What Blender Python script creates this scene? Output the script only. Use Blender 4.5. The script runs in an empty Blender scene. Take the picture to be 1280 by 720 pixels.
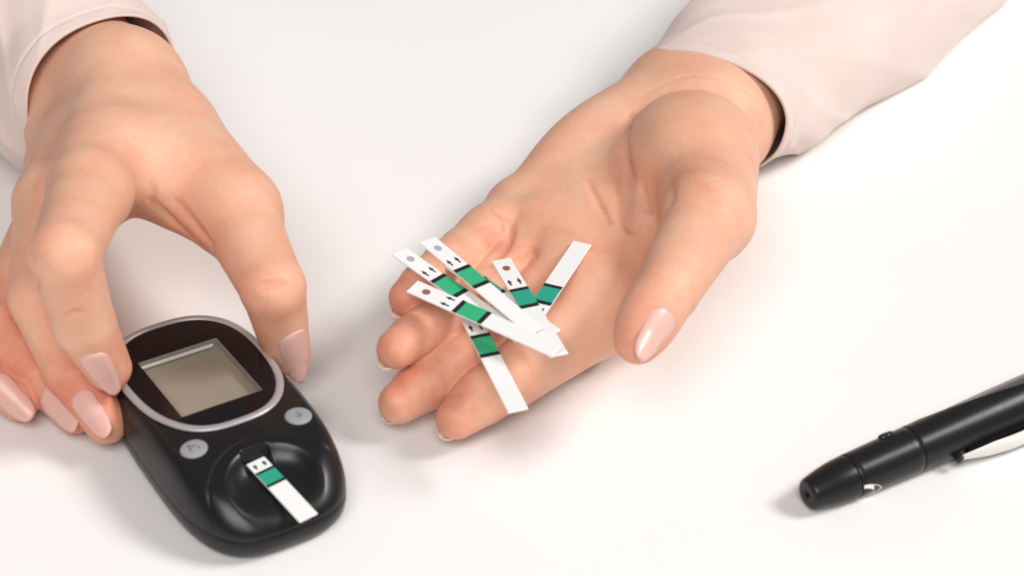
import bpy, bmesh, math, random
import numpy as np
from mathutils import Vector, Matrix

random.seed(7)
DEBUG = False
MM = 0.001                      # every coordinate below is in millimetres
S = bpy.context.scene
COL = S.collection

# ------------------------------------------------------------------ camera
cam_d = bpy.data.cameras.new('camera')
cam = bpy.data.objects.new('camera', cam_d)
COL.objects.link(cam)
cam.location = (0.0, -0.49149, 0.34415)
cam.rotation_euler = (math.radians(90 - 35.0), 0, 0)
cam_d.sensor_width = 36.0
cam_d.lens = 36.0 * 2760 / 1280
cam_d.clip_start = 0.02
cam_d.clip_end = 20
cam_d.dof.use_dof = True
cam_d.dof.focus_distance = 0.585
cam_d.dof.aperture_fstop = 16
S.camera = cam

# ------------------------------------------------------------------ light
world = bpy.data.worlds.new('World')
S.world = world
world.use_nodes = True
bg = world.node_tree.nodes['Background']
bg.inputs[0].default_value = (1.0, 0.985, 0.97, 1)
bg.inputs[1].default_value = 0.2


def area(name, loc, target, size, size_y, power, color):
    l = bpy.data.lights.new(name, 'AREA')
    l.shape = 'RECTANGLE'
    l.size, l.size_y = size, size_y
    l.energy = power
    l.color = color
    o = bpy.data.objects.new(name, l)
    COL.objects.link(o)
    o.location = loc
    o.rotation_euler = (Vector(target) - Vector(loc)).to_track_quat('-Z', 'Y').to_euler()
    return o


area('key_softbox', (2.35, -0.10, 2.40), (0, 0, 0), 1.0, 1.0, 80.0, (1.0, 0.98, 0.955))
area('fill_softbox', (-0.15, -1.75, 1.85), (0, 0, 0), 1.5, 1.1, 42.0, (1.0, 0.985, 0.975))

vs = S.view_settings
S.display_settings.display_device = 'sRGB'
vs.view_transform = 'Standard'
vs.look = 'None'
vs.exposure = 0.0
vs.gamma = 1.0
vs.use_curve_mapping = False


# ------------------------------------------------------------------ materials
def new_mat(name):
    m = bpy.data.materials.new(name)
    m.use_nodes = True
    nt = m.node_tree
    return m, nt, nt.nodes['Principled BSDF']


def simple(name, col, rough=0.5, spec=0.5, coat=0.0, metal=0.0, noise=0.0, nscale=400.0, bump=0.0):
    m, nt, b = new_mat(name)
    b.inputs['Base Color'].default_value = (*col, 1)
    b.inputs['Roughness'].default_value = rough
    b.inputs['Specular IOR Level'].default_value = spec
    b.inputs['Metallic'].default_value = metal
    b.inputs['Coat Weight'].default_value = coat
    b.inputs['Coat Roughness'].default_value = 0.06
    if noise or bump:
        tc = nt.nodes.new('ShaderNodeTexCoord')
        n = nt.nodes.new('ShaderNodeTexNoise')
        n.inputs['Scale'].default_value = nscale
        n.inputs['Detail'].default_value = 5
        nt.links.new(tc.outputs['Object'], n.inputs['Vector'])
        if noise:
            r = nt.nodes.new('ShaderNodeMapRange')
            r.inputs['To Min'].default_value = max(0.02, rough - noise)
            r.inputs['To Max'].default_value = rough + noise
            nt.links.new(n.outputs['Fac'], r.inputs['Value'])
            nt.links.new(r.outputs['Result'], b.inputs['Roughness'])
        if bump:
            bp = nt.nodes.new('ShaderNodeBump')
            bp.inputs['Strength'].default_value = 0.6
            bp.inputs['Distance'].default_value = bump * MM
            nt.links.new(n.outputs['Fac'], bp.inputs['Height'])
            nt.links.new(bp.outputs['Normal'], b.inputs['Normal'])
    return m


def skin_material():
    m, nt, b = new_mat('skin')
    N, L = nt.nodes.new, nt.links.new
    tc = N('ShaderNodeTexCoord')
    at = N('ShaderNodeAttribute')
    at.attribute_name = 'flush'
    n1 = N('ShaderNodeTexNoise')
    n1.inputs['Scale'].default_value = 75
    n1.inputs['Detail'].default_value = 4
    L(tc.outputs['Object'], n1.inputs['Vector'])
    n2 = N('ShaderNodeTexNoise')
    n2.inputs['Scale'].default_value = 420
    n2.inputs['Detail'].default_value = 5
    L(tc.outputs['Object'], n2.inputs['Vector'])
    mr = N('ShaderNodeMapRange')
    mr.inputs['From Min'].default_value = 0.3
    mr.inputs['From Max'].default_value = 0.7
    mr.inputs['To Min'].default_value = -0.2
    mr.inputs['To Max'].default_value = 0.24
    L(n1.outputs['Fac'], mr.inputs['Value'])
    mr2 = N('ShaderNodeMapRange')
    mr2.inputs['From Min'].default_value = 0.3
    mr2.inputs['From Max'].default_value = 0.7
    mr2.inputs['To Min'].default_value = -0.08
    mr2.inputs['To Max'].default_value = 0.08
    L(n2.outputs['Fac'], mr2.inputs['Value'])
    ad = N('ShaderNodeMath')
    ad.operation = 'ADD'
    L(at.outputs['Fac'], ad.inputs[0])
    L(mr.outputs['Result'], ad.inputs[1])
    ad2 = N('ShaderNodeMath')
    ad2.operation = 'ADD'
    ad2.use_clamp = True
    L(ad.outputs[0], ad2.inputs[0])
    L(mr2.outputs['Result'], ad2.inputs[1])
    ramp = N('ShaderNodeValToRGB')
    e = ramp.color_ramp.elements
    e[0].position = 0.0
    e[0].color = (0.79, 0.475, 0.335, 1)
    e[1].position = 1.0
    e[1].color = (0.67, 0.195, 0.12, 1)
    k = ramp.color_ramp.elements.new(0.4)
    k.color = (0.77, 0.395, 0.265, 1)
    L(ad2.outputs[0], ramp.inputs['Fac'])
    L(ramp.outputs['Color'], b.inputs['Base Color'])
    b.inputs['Subsurface Weight'].default_value = 0.25
    b.inputs['Subsurface Radius'].default_value = (1.0, 0.35, 0.2)
    b.inputs['Subsurface Scale'].default_value = 1.8 * MM
    b.inputs['Roughness'].default_value = 0.5
    b.inputs['Specular IOR Level'].default_value = 0.35
    v = N('ShaderNodeTexVoronoi')
    v.inputs['Scale'].default_value = 1150
    L(tc.outputs['Object'], v.inputs['Vector'])
    n3 = N('ShaderNodeTexNoise')
    n3.inputs['Scale'].default_value = 900
    n3.inputs['Detail'].default_value = 4
    L(tc.outputs['Object'], n3.inputs['Vector'])
    mx = N('ShaderNodeMath')
    mx.operation = 'MULTIPLY_ADD'
    mx.inputs[1].default_value = 0.5
    L(v.outputs['Distance'], mx.inputs[0])
    L(n3.outputs['Fac'], mx.inputs[2])
    bp = N('ShaderNodeBump')
    nd = N('ShaderNodeTexNoise')
    nd.inputs['Scale'].default_value = 160
    L(tc.outputs['Object'], nd.inputs['Vector'])
    dv = N('ShaderNodeMix')
    dv.data_type = 'VECTOR'
    dv.inputs[0].default_value = 0.004
    L(tc.outputs['Object'], dv.inputs[4])
    L(nd.outputs['Color'], dv.inputs[5])
    ve = N('ShaderNodeTexVoronoi')
    ve.feature = 'DISTANCE_TO_EDGE'
    ve.inputs['Scale'].default_value = 620
    L(dv.outputs[1], ve.inputs['Vector'])
    vr = N('ShaderNodeMapRange')
    vr.inputs['From Max'].default_value = 0.09
    vr.inputs['To Max'].default_value = 0.22
    L(ve.outputs['Distance'], vr.inputs['Value'])
    sm = N('ShaderNodeMath')
    L(mx.outputs[0], sm.inputs[0])
    L(vr.outputs['Result'], sm.inputs[1])
    bp.inputs['Strength'].default_value = 0.5
    bp.inputs['Distance'].default_value = 0.15 * MM
    L(sm.outputs[0], bp.inputs['Height'])
    L(bp.outputs['Normal'], b.inputs['Normal'])
    return m


def fabric_material():
    m, nt, b = new_mat('pink_cotton')
    N, L = nt.nodes.new, nt.links.new
    tc = N('ShaderNodeTexCoord')
    n = N('ShaderNodeTexNoise')
    n.inputs['Scale'].default_value = 1600
    n.inputs['Detail'].default_value = 3
    L(tc.outputs['Object'], n.inputs['Vector'])
    w = N('ShaderNodeTexWave')
    w.inputs['Scale'].default_value = 380
    w.inputs['Distortion'].default_value = 1.5
    L(tc.outputs['Object'], w.inputs['Vector'])
    mx = N('ShaderNodeMix')
    mx.data_type = 'FLOAT'
    mx.inputs[0].default_value = 0.5
    L(n.outputs['Fac'], mx.inputs[2])
    L(w.outputs['Fac'], mx.inputs[3])
    n4 = N('ShaderNodeTexNoise')
    n4.inputs['Scale'].default_value = 60
    L(tc.outputs['Object'], n4.inputs['Vector'])
    r = N('ShaderNodeValToRGB')
    r.color_ramp.elements[0].position = 0.3
    r.color_ramp.elements[0].color = (0.73, 0.585, 0.535, 1)
    r.color_ramp.elements[1].position = 0.7
    r.color_ramp.elements[1].color = (0.775, 0.63, 0.58, 1)
    L(n4.outputs['Fac'], r.inputs['Fac'])
    L(r.outputs['Color'], b.inputs['Base Color'])
    b.inputs['Roughness'].default_value = 0.85
    b.inputs['Specular IOR Level'].default_value = 0.15
    b.inputs['Sheen Weight'].default_value = 0.25
    bp = N('ShaderNodeBump')
    bp.inputs['Strength'].default_value = 0.35
    bp.inputs['Distance'].default_value = 0.1 * MM
    L(mx.outputs[0], bp.inputs['Height'])
    L(bp.outputs['Normal'], b.inputs['Normal'])
    return m


def table_material():
    m, nt, b = new_mat('white_laminate')
    N, L = nt.nodes.new, nt.links.new
    tc = N('ShaderNodeTexCoord')
    n = N('ShaderNodeTexNoise')
    n.inputs['Scale'].default_value = 9
    n.inputs['Detail'].default_value = 6
    L(tc.outputs['Object'], n.inputs['Vector'])
    r = N('ShaderNodeValToRGB')
    r.color_ramp.elements[0].position = 0.3
    r.color_ramp.elements[0].color = (0.865, 0.85, 0.84, 1)
    r.color_ramp.elements[1].position = 0.7
    r.color_ramp.elements[1].color = (0.88, 0.866, 0.856, 1)
    L(n.outputs['Fac'], r.inputs['Fac'])
    L(r.outputs['Color'], b.inputs['Base Color'])
    b.inputs['Roughness'].default_value = 0.45
    b.inputs['Specular IOR Level'].default_value = 0.3
    n2 = N('ShaderNodeTexNoise')
    n2.inputs['Scale'].default_value = 900
    n2.inputs['Detail'].default_value = 3
    L(tc.outputs['Object'], n2.inputs['Vector'])
    bp = N('ShaderNodeBump')
    bp.inputs['Strength'].default_value = 0.15
    bp.inputs['Distance'].default_value = 0.05 * MM
    L(n2.outputs['Fac'], bp.inputs['Height'])
    L(bp.outputs['Normal'], b.inputs['Normal'])
    return m


def glass_material():
    m = bpy.data.materials.new('clear_cover')
    m.use_nodes = True
    nt = m.node_tree
    nt.nodes.clear()
    o = nt.nodes.new('ShaderNodeOutputMaterial')
    t = nt.nodes.new('ShaderNodeBsdfTransparent')
    t.inputs[0].default_value = (0.86, 0.84, 0.82, 1)
    g = nt.nodes.new('ShaderNodeBsdfGlossy')
    g.inputs['Roughness'].default_value = 0.04
    mx = nt.nodes.new('ShaderNodeMixShader')
    mx.inputs[0].default_value = 0.045
    nt.links.new(t.outputs[0], mx.inputs[1])
    nt.links.new(g.outputs[0], mx.inputs[2])
    nt.links.new(mx.outputs[0], o.inputs[0])
    return m


def screen_material():
    m, nt, b = new_mat('lcd_screen')
    N, L = nt.nodes.new, nt.links.new
    tc = N('ShaderNodeTexCoord')
    n = N('ShaderNodeTexNoise')
    n.inputs['Scale'].default_value = 45
    n.inputs['Detail'].default_value = 1
    L(tc.outputs['Object'], n.inputs['Vector'])
    r = N('ShaderNodeValToRGB')
    r.color_ramp.elements[0].position = 0.35
    r.color_ramp.elements[0].color = (0.37, 0.36, 0.30, 1)
    r.color_ramp.elements[1].position = 0.65
    r.color_ramp.elements[1].color = (0.43, 0.395, 0.325, 1)
    L(n.outputs['Fac'], r.inputs['Fac'])
    L(r.outputs['Color'], b.inputs['Base Color'])
    b.inputs['Roughness'].default_value = 0.35
    return m


def nail_material():
    m, nt, b = new_mat('nail_polish')
    b.inputs['Base Color'].default_value = (0.76, 0.45, 0.385, 1)
    b.inputs['Roughness'].default_value = 0.36
    b.inputs['Coat Weight'].default_value = 0.18
    b.inputs['Coat Roughness'].default_value = 0.15
    b.inputs['Subsurface Weight'].default_value = 0.2
    b.inputs['Subsurface Radius'].default_value = (1, 0.5, 0.4)
    b.inputs['Subsurface Scale'].default_value = 1.0 * MM
    return m


M_SKIN = skin_material()
M_FAB = fabric_material()
M_NAIL = nail_material()
M_NAILTIP = simple('bare_nail', (0.82, 0.62, 0.52), 0.3, 0.5, 0.3)
M_BLACK = simple('black_plastic', (0.011, 0.010, 0.011), 0.33, 0.3, 0.0, 0, 0.06, 900, 0.012)
M_BLACKG = simple('gloss_black_plastic', (0.009, 0.0085, 0.009), 0.3, 0.38, 0.0, 0, 0.04, 700, 0.004)
M_COVER = simple('black_display_cover', (0.008, 0.0075, 0.008), 0.09, 0.25)
M_RING = simple('silver_trim', (0.46, 0.44, 0.45), 0.38, 0.5, 0, 0.35, 0.05, 900)
M_BTN = simple('grey_rubber', (0.30, 0.31, 0.325), 0.5, 0.4, 0, 0, 0.05, 900, 0.02)
M_BTNMARK = simple('button_print', (0.14, 0.145, 0.155), 0.5)
M_WALL = simple('screen_recess_grey', (0.33, 0.31, 0.29), 0.3, 0.5)
M_WALLHI = simple('screen_recess_highlight', (0.8, 0.78, 0.75), 0.25, 0.5)
M_SCREEN = screen_material()
M_GLASS = glass_material()
M_STRIP = simple('white_strip_plastic', (0.83, 0.82, 0.815), 0.38, 0.45, 0, 0, 0.05, 900, 0.008)
M_GREEN = simple('green_test_pad', (0.035, 0.40, 0.185), 0.6, 0.3, 0, 0, 0.05, 1500, 0.02)
M_TEAL = simple('teal_test_pad', (0.022, 0.335, 0.225), 0.6, 0.3, 0, 0, 0.05, 1500, 0.02)
M_INK = simple('black_ink', (0.012, 0.015, 0.014), 0.6, 0.3)
M_DOTGREY = simple('grey_test_window', (0.40, 0.37, 0.42), 0.6, 0.3)
M_DOTRED = simple('red_test_window', (0.33, 0.10, 0.10), 0.6, 0.3)
M_PEN = simple('pen_black_plastic', (0.012, 0.0115, 0.012), 0.3, 0.3, 0.0, 0, 0.07, 1100, 0.01)
M_PENREFL = simple('pen_cut_reflection', (0.10, 0.095, 0.098), 0.3, 0.5, 0.2, 0, 0.04, 1100)
M_IVORY = simple('ivory_plastic', (0.80, 0.775, 0.72), 0.35, 0.45)
M_HOLE = simple('dark_hollow', (0.004, 0.004, 0.004), 0.7, 0.1)
M_TABLE = table_material()


# ------------------------------------------------------------------ helpers
def link(name, me, mat, parent=None, smooth=True, **props):
    if smooth:
        me.polygons.foreach_set('use_smooth', [True] * len(me.polygons))
    o = bpy.data.objects.new(name, me)
    COL.objects.link(o)
    if mat is not None and not len(me.materials):
        me.materials.append(mat)
    if parent is not None:
        o.parent = parent
    for k, v in props.items():
        o[k] = v
    return o


def pydata(name, verts, faces):
    me = bpy.data.meshes.new(name)
    v = np.asarray(verts, dtype=float) * MM
    me.from_pydata(v.tolist(), [], [list(map(int, f)) for f in faces])
    me.update()
    return me


def fast_mesh(name, verts, quads):
    me = bpy.data.meshes.new(name)
    v = (np.asarray(verts, dtype=np.float64) * MM).astype(np.float32)
    q = np.asarray(quads, dtype=np.int32)
    me.vertices.add(len(v))
    me.vertices.foreach_set('co', v.ravel())
    me.loops.add(q.size)
    me.loops.foreach_set('vertex_index', q.ravel())
    me.polygons.add(len(q))
    me.polygons.foreach_set('loop_start', np.arange(0, q.size, 4, dtype=np.int32))
    me.polygons.foreach_set('loop_total', np.full(len(q), 4, dtype=np.int32))
    me.update(calc_edges=True)
    me.validate()
    return me


def grid_faces(nu, nv, wrap_u=False, flip=False):
    f = []
    for i in range(nu if wrap_u else nu - 1):
        for j in range(nv - 1):
            a, b = i * nv + j, ((i + 1) % nu) * nv + j
            q = (a, b, b + 1, a + 1)
            f.append(q[::-1] if flip else q)
    return f


def fix_normals(me):
    bm = bmesh.new()
    bm.from_mesh(me)
    bmesh.ops.recalc_face_normals(bm, faces=bm.faces)
    bm.to_mesh(me)
    bm.free()
    return me


def empty(name, loc_mm, rot=(0, 0, 0), **props):
    o = bpy.data.objects.new(name, None)
    COL.objects.link(o)
    o.empty_display_size = 0.01
    o.location = Vector(loc_mm) * MM
    o.rotation_euler = rot
    for k, v in props.items():
        o[k] = v
    return o


def box(cx, cy, cz, sx, sy, sz):
    v = [(cx + a * sx / 2, cy + b * sy / 2, cz + c * sz / 2) for a in (-1, 1) for b in (-1, 1) for c in (-1, 1)]
    f = [(0, 1, 3, 2), (4, 6, 7, 5), (0, 4, 5, 1), (2, 3, 7, 6), (0, 2, 6, 4), (1, 5, 7, 3)]
    return v, f


def bevel_mesh(me, w, seg=2):
    bm = bmesh.new()
    bm.from_mesh(me)
    bmesh.ops.recalc_face_normals(bm, faces=bm.faces)
    bmesh.ops.bevel(bm, geom=list(bm.edges), offset=w * MM, segments=seg, affect='EDGES', profile=0.6)
    bm.to_mesh(me)
    bm.free()
    return me


# ------------------------------------------------------------------ distance-field sculpting (for the hands)
A3 = lambda p: np.array(p, dtype=np.float32)


class Field:
    def __init__(self, lo, hi, h):
        self.lo, self.h = A3(lo), h
        self.n = np.ceil((A3(hi) - self.lo) / h).astype(int) + 1
        self.ax = [self.lo[i] + h * np.arange(self.n[i], dtype=np.float32) for i in range(3)]
        self.f = np.full(self.n, 60.0, dtype=np.float32)

    def blank(self):
        g = Field.__new__(Field)
        g.lo, g.h, g.n, g.ax = self.lo, self.h, self.n, self.ax
        g.f = np.full(self.n, 60.0, dtype=np.float32)
        return g

    def region(self, lo, hi):
        i0 = np.clip(np.floor((A3(lo) - self.lo) / self.h).astype(int), 0, self.n - 1)
        i1 = np.clip(np.ceil((A3(hi) - self.lo) / self.h).astype(int) + 1, 1, self.n)
        sl = tuple(slice(int(a), int(b)) for a, b in zip(i0, i1))
        X = self.ax[0][sl[0]][:, None, None]
        Y = self.ax[1][sl[1]][None, :, None]
        Z = self.ax[2][sl[2]][None, None, :]
        return sl, X, Y, Z

    def cone(self, a, b, ra, rb, k=3.0):
        a, b = A3(a), A3(b)
        m = max(ra, rb) + 14
        sl, X, Y, Z = self.region(np.minimum(a, b) - m, np.maximum(a, b) + m)
        d = round_cone(X, Y, Z, a, b, ra, rb)
        self.f[sl] = smin(self.f[sl], d, k)

    def chain(self, pts, k=3.0):
        for p, q in zip(pts[:-1], pts[1:]):
            self.cone(p[0], q[0], p[1], q[1], k)

    def ellipsoid(self, c, r, axes=None, k=4.0):
        c, r = A3(c), A3(r)
        R = np.eye(3, dtype=np.float32) if axes is None else frame(*axes)
        m = float(r.max()) + 14
        sl, X, Y, Z = self.region(c - m, c + m)
        x, y, z = X - c[0], Y - c[1], Z - c[2]
        q = [R[i][0] * x + R[i][1] * y + R[i][2] * z for i in range(3)]
        k0 = np.sqrt(sum((q[i] / r[i]) ** 2 for i in range(3)))
        k1 = np.sqrt(sum((q[i] / r[i] ** 2) ** 2 for i in range(3))) + 1e-6
        d = k0 * (k0 - 1) / k1
        self.f[sl] = smin(self.f[sl], d.astype(np.float32), k)

    def carve(self, pts, r, k=1.2):
        pts = [np.array(p, float) for p in pts]
        n = 6 * (len(pts) - 1)
        q = [catmull(pts, i / n) for i in range(n + 1)]
        rad = [-0.3 * k + (r + 0.3 * k) * math.sin(math.pi * (0.02 + 0.96 * i / n)) ** 0.6 for i in range(n + 1)]
        lo, hi = np.min(q, axis=0) - 5, np.max(q, axis=0) + 5
        sl, X, Y, Z = self.region(lo, hi)
        D = None
        for a, b, ra, rb in zip(q[:-1], q[1:], rad[:-1], rad[1:]):
            d = round_cone(X, Y, Z, A3(a), A3(b), ra, rb + 1e-4)
            D = d if D is None else np.minimum(D, d)
        self.f[sl] = -smin(-self.f[sl], D, k)

    def sample(self, P):
        g = (P - self.lo) / self.h
        g = np.clip(g, 0, np.array(self.n) - 1.001)
        i = g.astype(int)
        t = (g - i).astype(np.float32)
        f = self.f
        out = 0
        for dx in (0, 1):
            for dy in (0, 1):
                for dz in (0, 1):
                    w = (t[:, 0] if dx else 1 - t[:, 0]) * (t[:, 1] if dy else 1 - t[:, 1]) * (t[:, 2] if dz else 1 - t[:, 2])
                    out = out + w * f[i[:, 0] + dx, i[:, 1] + dy, i[:, 2] + dz]
        return out

    def snap(self, p, d, span=25.0):
        """slide p along direction d on to the outer surface (coming from outside)"""
        d = A3(d) / np.linalg.norm(d)
        t = np.linspace(span, -span, 400)
        P = A3(p)[None] + t[:, None] * d[None]
        v = self.sample(P)
        idx = np.where(v < 0)[0]
        return tuple(P[idx[0]]) if len(idx) else tuple(p)

    def mesh(self, name):
        V, Q = surface_nets(self.f)
        P = self.lo + V * self.h
        e = 0.5 * self.h
        for _ in range(3):
            d = self.sample(P)
            g = np.stack([self.sample(P + e * np.eye(3)[i]) - self.sample(P - e * np.eye(3)[i]) for i in range(3)], 1)
            g /= np.linalg.norm(g, axis=1, keepdims=True) + 1e-9
            P = P - g * np.clip(d, -0.4, 0.4)[:, None] * 0.8
        P = laplace(P, Q, 3)
        return fast_mesh(name, P, Q), P


def smin(a, b, k):
    if k <= 0:
        return np.minimum(a, b)
    h = np.maximum(k - np.abs(a - b), 0) / k
    return np.minimum(a, b) - h * h * (k * 0.25)


def frame(x, y):
    x = A3(x) / np.linalg.norm(x)
    z = np.cross(x, A3(y))
    z /= np.linalg.norm(z)
    return np.stack([x, np.cross(z, x), z]).astype(np.float32)


def round_cone(X, Y, Z, a, b, r1, r2):
    ba = b - a
    l2 = float(ba @ ba)
    rr = r1 - r2
    a2 = l2 - rr * rr
    if a2 <= 0:
        c, r = (a, r1) if r1 > r2 else (b, r2)
        return np.sqrt((X - c[0]) ** 2 + (Y - c[1]) ** 2 + (Z - c[2]) ** 2) - r
    il2 = 1.0 / l2
    px, py, pz = X - a[0], Y - a[1], Z - a[2]
    y = px * ba[0] + py * ba[1] + pz * ba[2]
    z = y - l2
    qx, qy, qz = px * l2 - ba[0] * y, py * l2 - ba[1] * y, pz * l2 - ba[2] * y
    x2 = qx * qx + qy * qy + qz * qz
    y2, z2 = y * y * l2, z * z * l2
    k = np.sign(rr) * rr * rr * x2
    d = (np.sqrt(x2 * a2 * il2) + y * rr) * il2 - r1
    d = np.where(np.sign(z) * a2 * z2 > k, np.sqrt(x2 + z2) * il2 - r2, d)
    d2 = np.sqrt(x2 + y2) * il2 - r1
    return np.where((np.sign(y) * a2 * y2 < k) & ~(np.sign(z) * a2 * z2 > k), d2, d).astype(np.float32)


def surface_nets(f):
    s = f < 0
    nx, ny, nz = f.shape
    c = np.zeros((nx - 1, ny - 1, nz - 1), dtype=np.uint8)
    for dx in (0, 1):
        for dy in (0, 1):
            for dz in (0, 1):
                c += s[dx:nx - 1 + dx, dy:ny - 1 + dy, dz:nz - 1 + dz]
    I = np.argwhere((c > 0) & (c < 8))
    ids = np.full(c.shape, -1, dtype=np.int32)
    ids[I[:, 0], I[:, 1], I[:, 2]] = np.arange(len(I))
    acc = np.zeros((len(I), 3))
    cnt = np.zeros(len(I))
    corners = [(0, 0, 0), (1, 0, 0), (0, 1, 0), (1, 1, 0), (0, 0, 1), (1, 0, 1), (0, 1, 1), (1, 1, 1)]
    val = [f[I[:, 0] + a, I[:, 1] + b, I[:, 2] + d] for a, b, d in corners]
    for p in range(8):
        for q in range(p + 1, 8):
            if sum(abs(corners[p][i] - corners[q][i]) for i in range(3)) != 1:
                continue
            m = (val[p] < 0) != (val[q] < 0)
            t = np.where(m, val[p] / np.where(m, val[p] - val[q], 1), 0)
            P = np.array(corners[p])[None] + t[:, None] * (np.array(corners[q]) - np.array(corners[p]))[None]
            acc[m] += P[m]
            cnt[m] += 1
    V = I + acc / cnt[:, None]
    quads = []
    for ax in range(3):
        o1, o2 = (ax + 1) % 3, (ax + 2) % 3
        sl0 = [slice(None)] * 3
        sl1 = [slice(None)] * 3
        sl0[ax], sl1[ax] = slice(0, -1), slice(1, None)
        e = np.argwhere(s[tuple(sl0)] != s[tuple(sl1)])
        ok = (e[:, o1] > 0) & (e[:, o2] > 0) & (e[:, o1] < f.shape[o1] - 1) & (e[:, o2] < f.shape[o2] - 1)
        e = e[ok]
        d1 = np.zeros(3, int)
        d2 = np.zeros(3, int)
        d1[o1], d2[o2] = 1, 1
        g = lambda q: ids[q[:, 0], q[:, 1], q[:, 2]]
        q = np.stack([g(e - d1 - d2), g(e - d2), g(e), g(e - d1)], 1)
        inside = s[e[:, 0], e[:, 1], e[:, 2]]
        q[~inside] = q[~inside][:, ::-1]
        quads.append(q)
    return V, np.concatenate(quads)


def laplace(P, Q, it):
    E = np.concatenate([Q[:, [0, 1]], Q[:, [1, 2]], Q[:, [2, 3]], Q[:, [3, 0]]])
    n = len(P)
    for k in range(it * 2):
        lam = 0.5 if k % 2 == 0 else -0.52
        acc = np.zeros_like(P)
        cnt = np.bincount(E[:, 0], minlength=n) + np.bincount(E[:, 1], minlength=n)
        for i in range(3):
            acc[:, i] = np.bincount(E[:, 0], P[E[:, 1], i], n) + np.bincount(E[:, 1], P[E[:, 0], i], n)
        P = P + lam * (acc / np.maximum(cnt, 1)[:, None] - P)
    return P


def seg_dist(P, a, b):
    a, b = A3(a), A3(b)
    ba = b - a
    t = np.clip((P - a) @ ba / max(float(ba @ ba), 1e-6), 0, 1)
    return np.linalg.norm(P - a - t[:, None] * ba, axis=1)


def set_flush(me, P, base, spots, lines):
    v = np.full(len(P), base)
    for c, r, w in spots:
        d2 = ((P - A3(c)) ** 2).sum(1)
        v = v + w * np.exp(-d2 / (2 * (r * 0.6) ** 2))
    for pts, r, w in lines:
        d = np.min([seg_dist(P, a, b) for a, b in zip(pts[:-1], pts[1:])], axis=0)
        v = np.maximum(v, v + w * np.exp(-(d / r) ** 2))
    a = me.attributes.new('flush', 'FLOAT', 'POINT')
    a.data.foreach_set('value', np.clip(v, 0, 1).astype(np.float32))


def nail(parent, dip, tip, rd, rt, dorsal, start=0.42, ext=3.0, wide=58, lift=0.5, mat=None, curve=0.05, field=None):
    """oval finger nail: a thin curved plate lying on the back of the last finger bone"""
    a, b = A3(dip), A3(tip)
    ax = b - a
    L = float(np.linalg.norm(ax))
    ax = ax / L
    n = A3(dorsal)
    n = n - ax * float(n @ ax)
    n /= np.linalg.norm(n)
    s = np.cross(ax, n)
    nu, nv = 17, 22
    t0, t1 = start * L, L + rt + ext
    top, bot = [], []
    prof = None
    if field is not None:                       # measure how far the skin is from the bone under the nail
        A_, B_ = [], []
        for t in np.linspace(max(t0, 0.1 * L), L * 0.97, 12):
            for th in np.radians(np.linspace(-wide, wide, 9)):
                dirn = n * math.cos(th) + s * math.sin(th)
                q = np.linspace(rd + 2.5, 1.0, 70)
                hit = np.where(field.sample((a + ax * t)[None] + q[:, None] * dirn[None]) < 0)[0]
                if len(hit) and 0 < hit[0]:
                    A_.append((1, t, th, th * th))
                    B_.append(q[hit[0]])
        A_, B_ = np.array(A_), np.array(B_)
        for _ in range(3):
            co = np.linalg.lstsq(A_, B_, rcond=None)[0]
            e = B_ - A_ @ co
            keep = e < max(0.25, 1.5 * np.std(e))
            A_, B_ = A_[keep], B_[keep]
        prof = co
    for j in range(nv):
        v = j / (nv - 1)
        t = t0 + (t1 - t0) * v
        r = rd + (rt - rd) * min(t / L, 1.0)
        # oval outline: rounded root, long rounded free edge
        if v < 0.26:
            w = math.sqrt(max(0.0, 1 - ((0.26 - v) / 0.262) ** 2))
        elif v > 0.58:
            w = math.sqrt(max(0.0, 1 - ((v - 0.58) / 0.425) ** 2)) ** 0.8
        else:
            w = 1.0
        w = max(w, 0.1)
        drop = curve * max(0.0, t - 0.6 * L) ** 2 / 10
        for i in range(nu):
            u = -1 + 2 * i / (nu - 1)
            th = math.radians(wide) * u * w
            if prof is not None:
                r = prof[0] + prof[1] * min(t, L) + prof[2] * th + prof[3] * th * th
            edge = 0.4 * abs(u) ** 5 + (0.5 * (1 - v / 0.1) ** 2 if v < 0.1 else 0)
            rr = r + lift - edge - drop
            p = a + ax * t + (n * math.cos(th) + s * math.sin(th)) * rr
            top.append(p)
            bot.append(p - (n * math.cos(th) + s * math.sin(th)) * 0.7)
    V = top + bot
    N = nu * nv
    F = []
    for j in range(nv - 1):
        for i in range(nu - 1):
            q = (j * nu + i, j * nu + i + 1, (j + 1) * nu + i + 1, (j + 1) * nu + i)
            F.append(q)
            F.append(tuple(x + N for x in q[::-1]))
    rim = [i for i in range(nu)] + [j * nu + nu - 1 for j in range(1, nv)] + [(nv - 1) * nu + i for i in range(nu - 2, -1, -1)] + [j * nu for j in range(nv - 2, 0, -1)]
    for x, y in zip(rim, rim[1:] + rim[:1]):
        F.append((y, x, x + N, y + N))
    me = fix_normals(pydata('nail', V, F))
    return link('nail', me, mat or M_NAIL, parent)


def catmull(vals, t):
    n = len(vals) - 1
    x = min(max(t, 0), 1) * n
    i = min(int(x), n - 1)
    f = x - i
    p = [np.array(vals[min(max(i + d, 0), n)], float) for d in (-1, 0, 1, 2)]
    return 0.5 * ((2 * p[1]) + (-p[0] + p[2]) * f + (2 * p[0] - 5 * p[1] + 4 * p[2] - p[3]) * f * f + (-p[0] + 3 * p[1] - 3 * p[2] + p[3]) * f ** 3)


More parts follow.
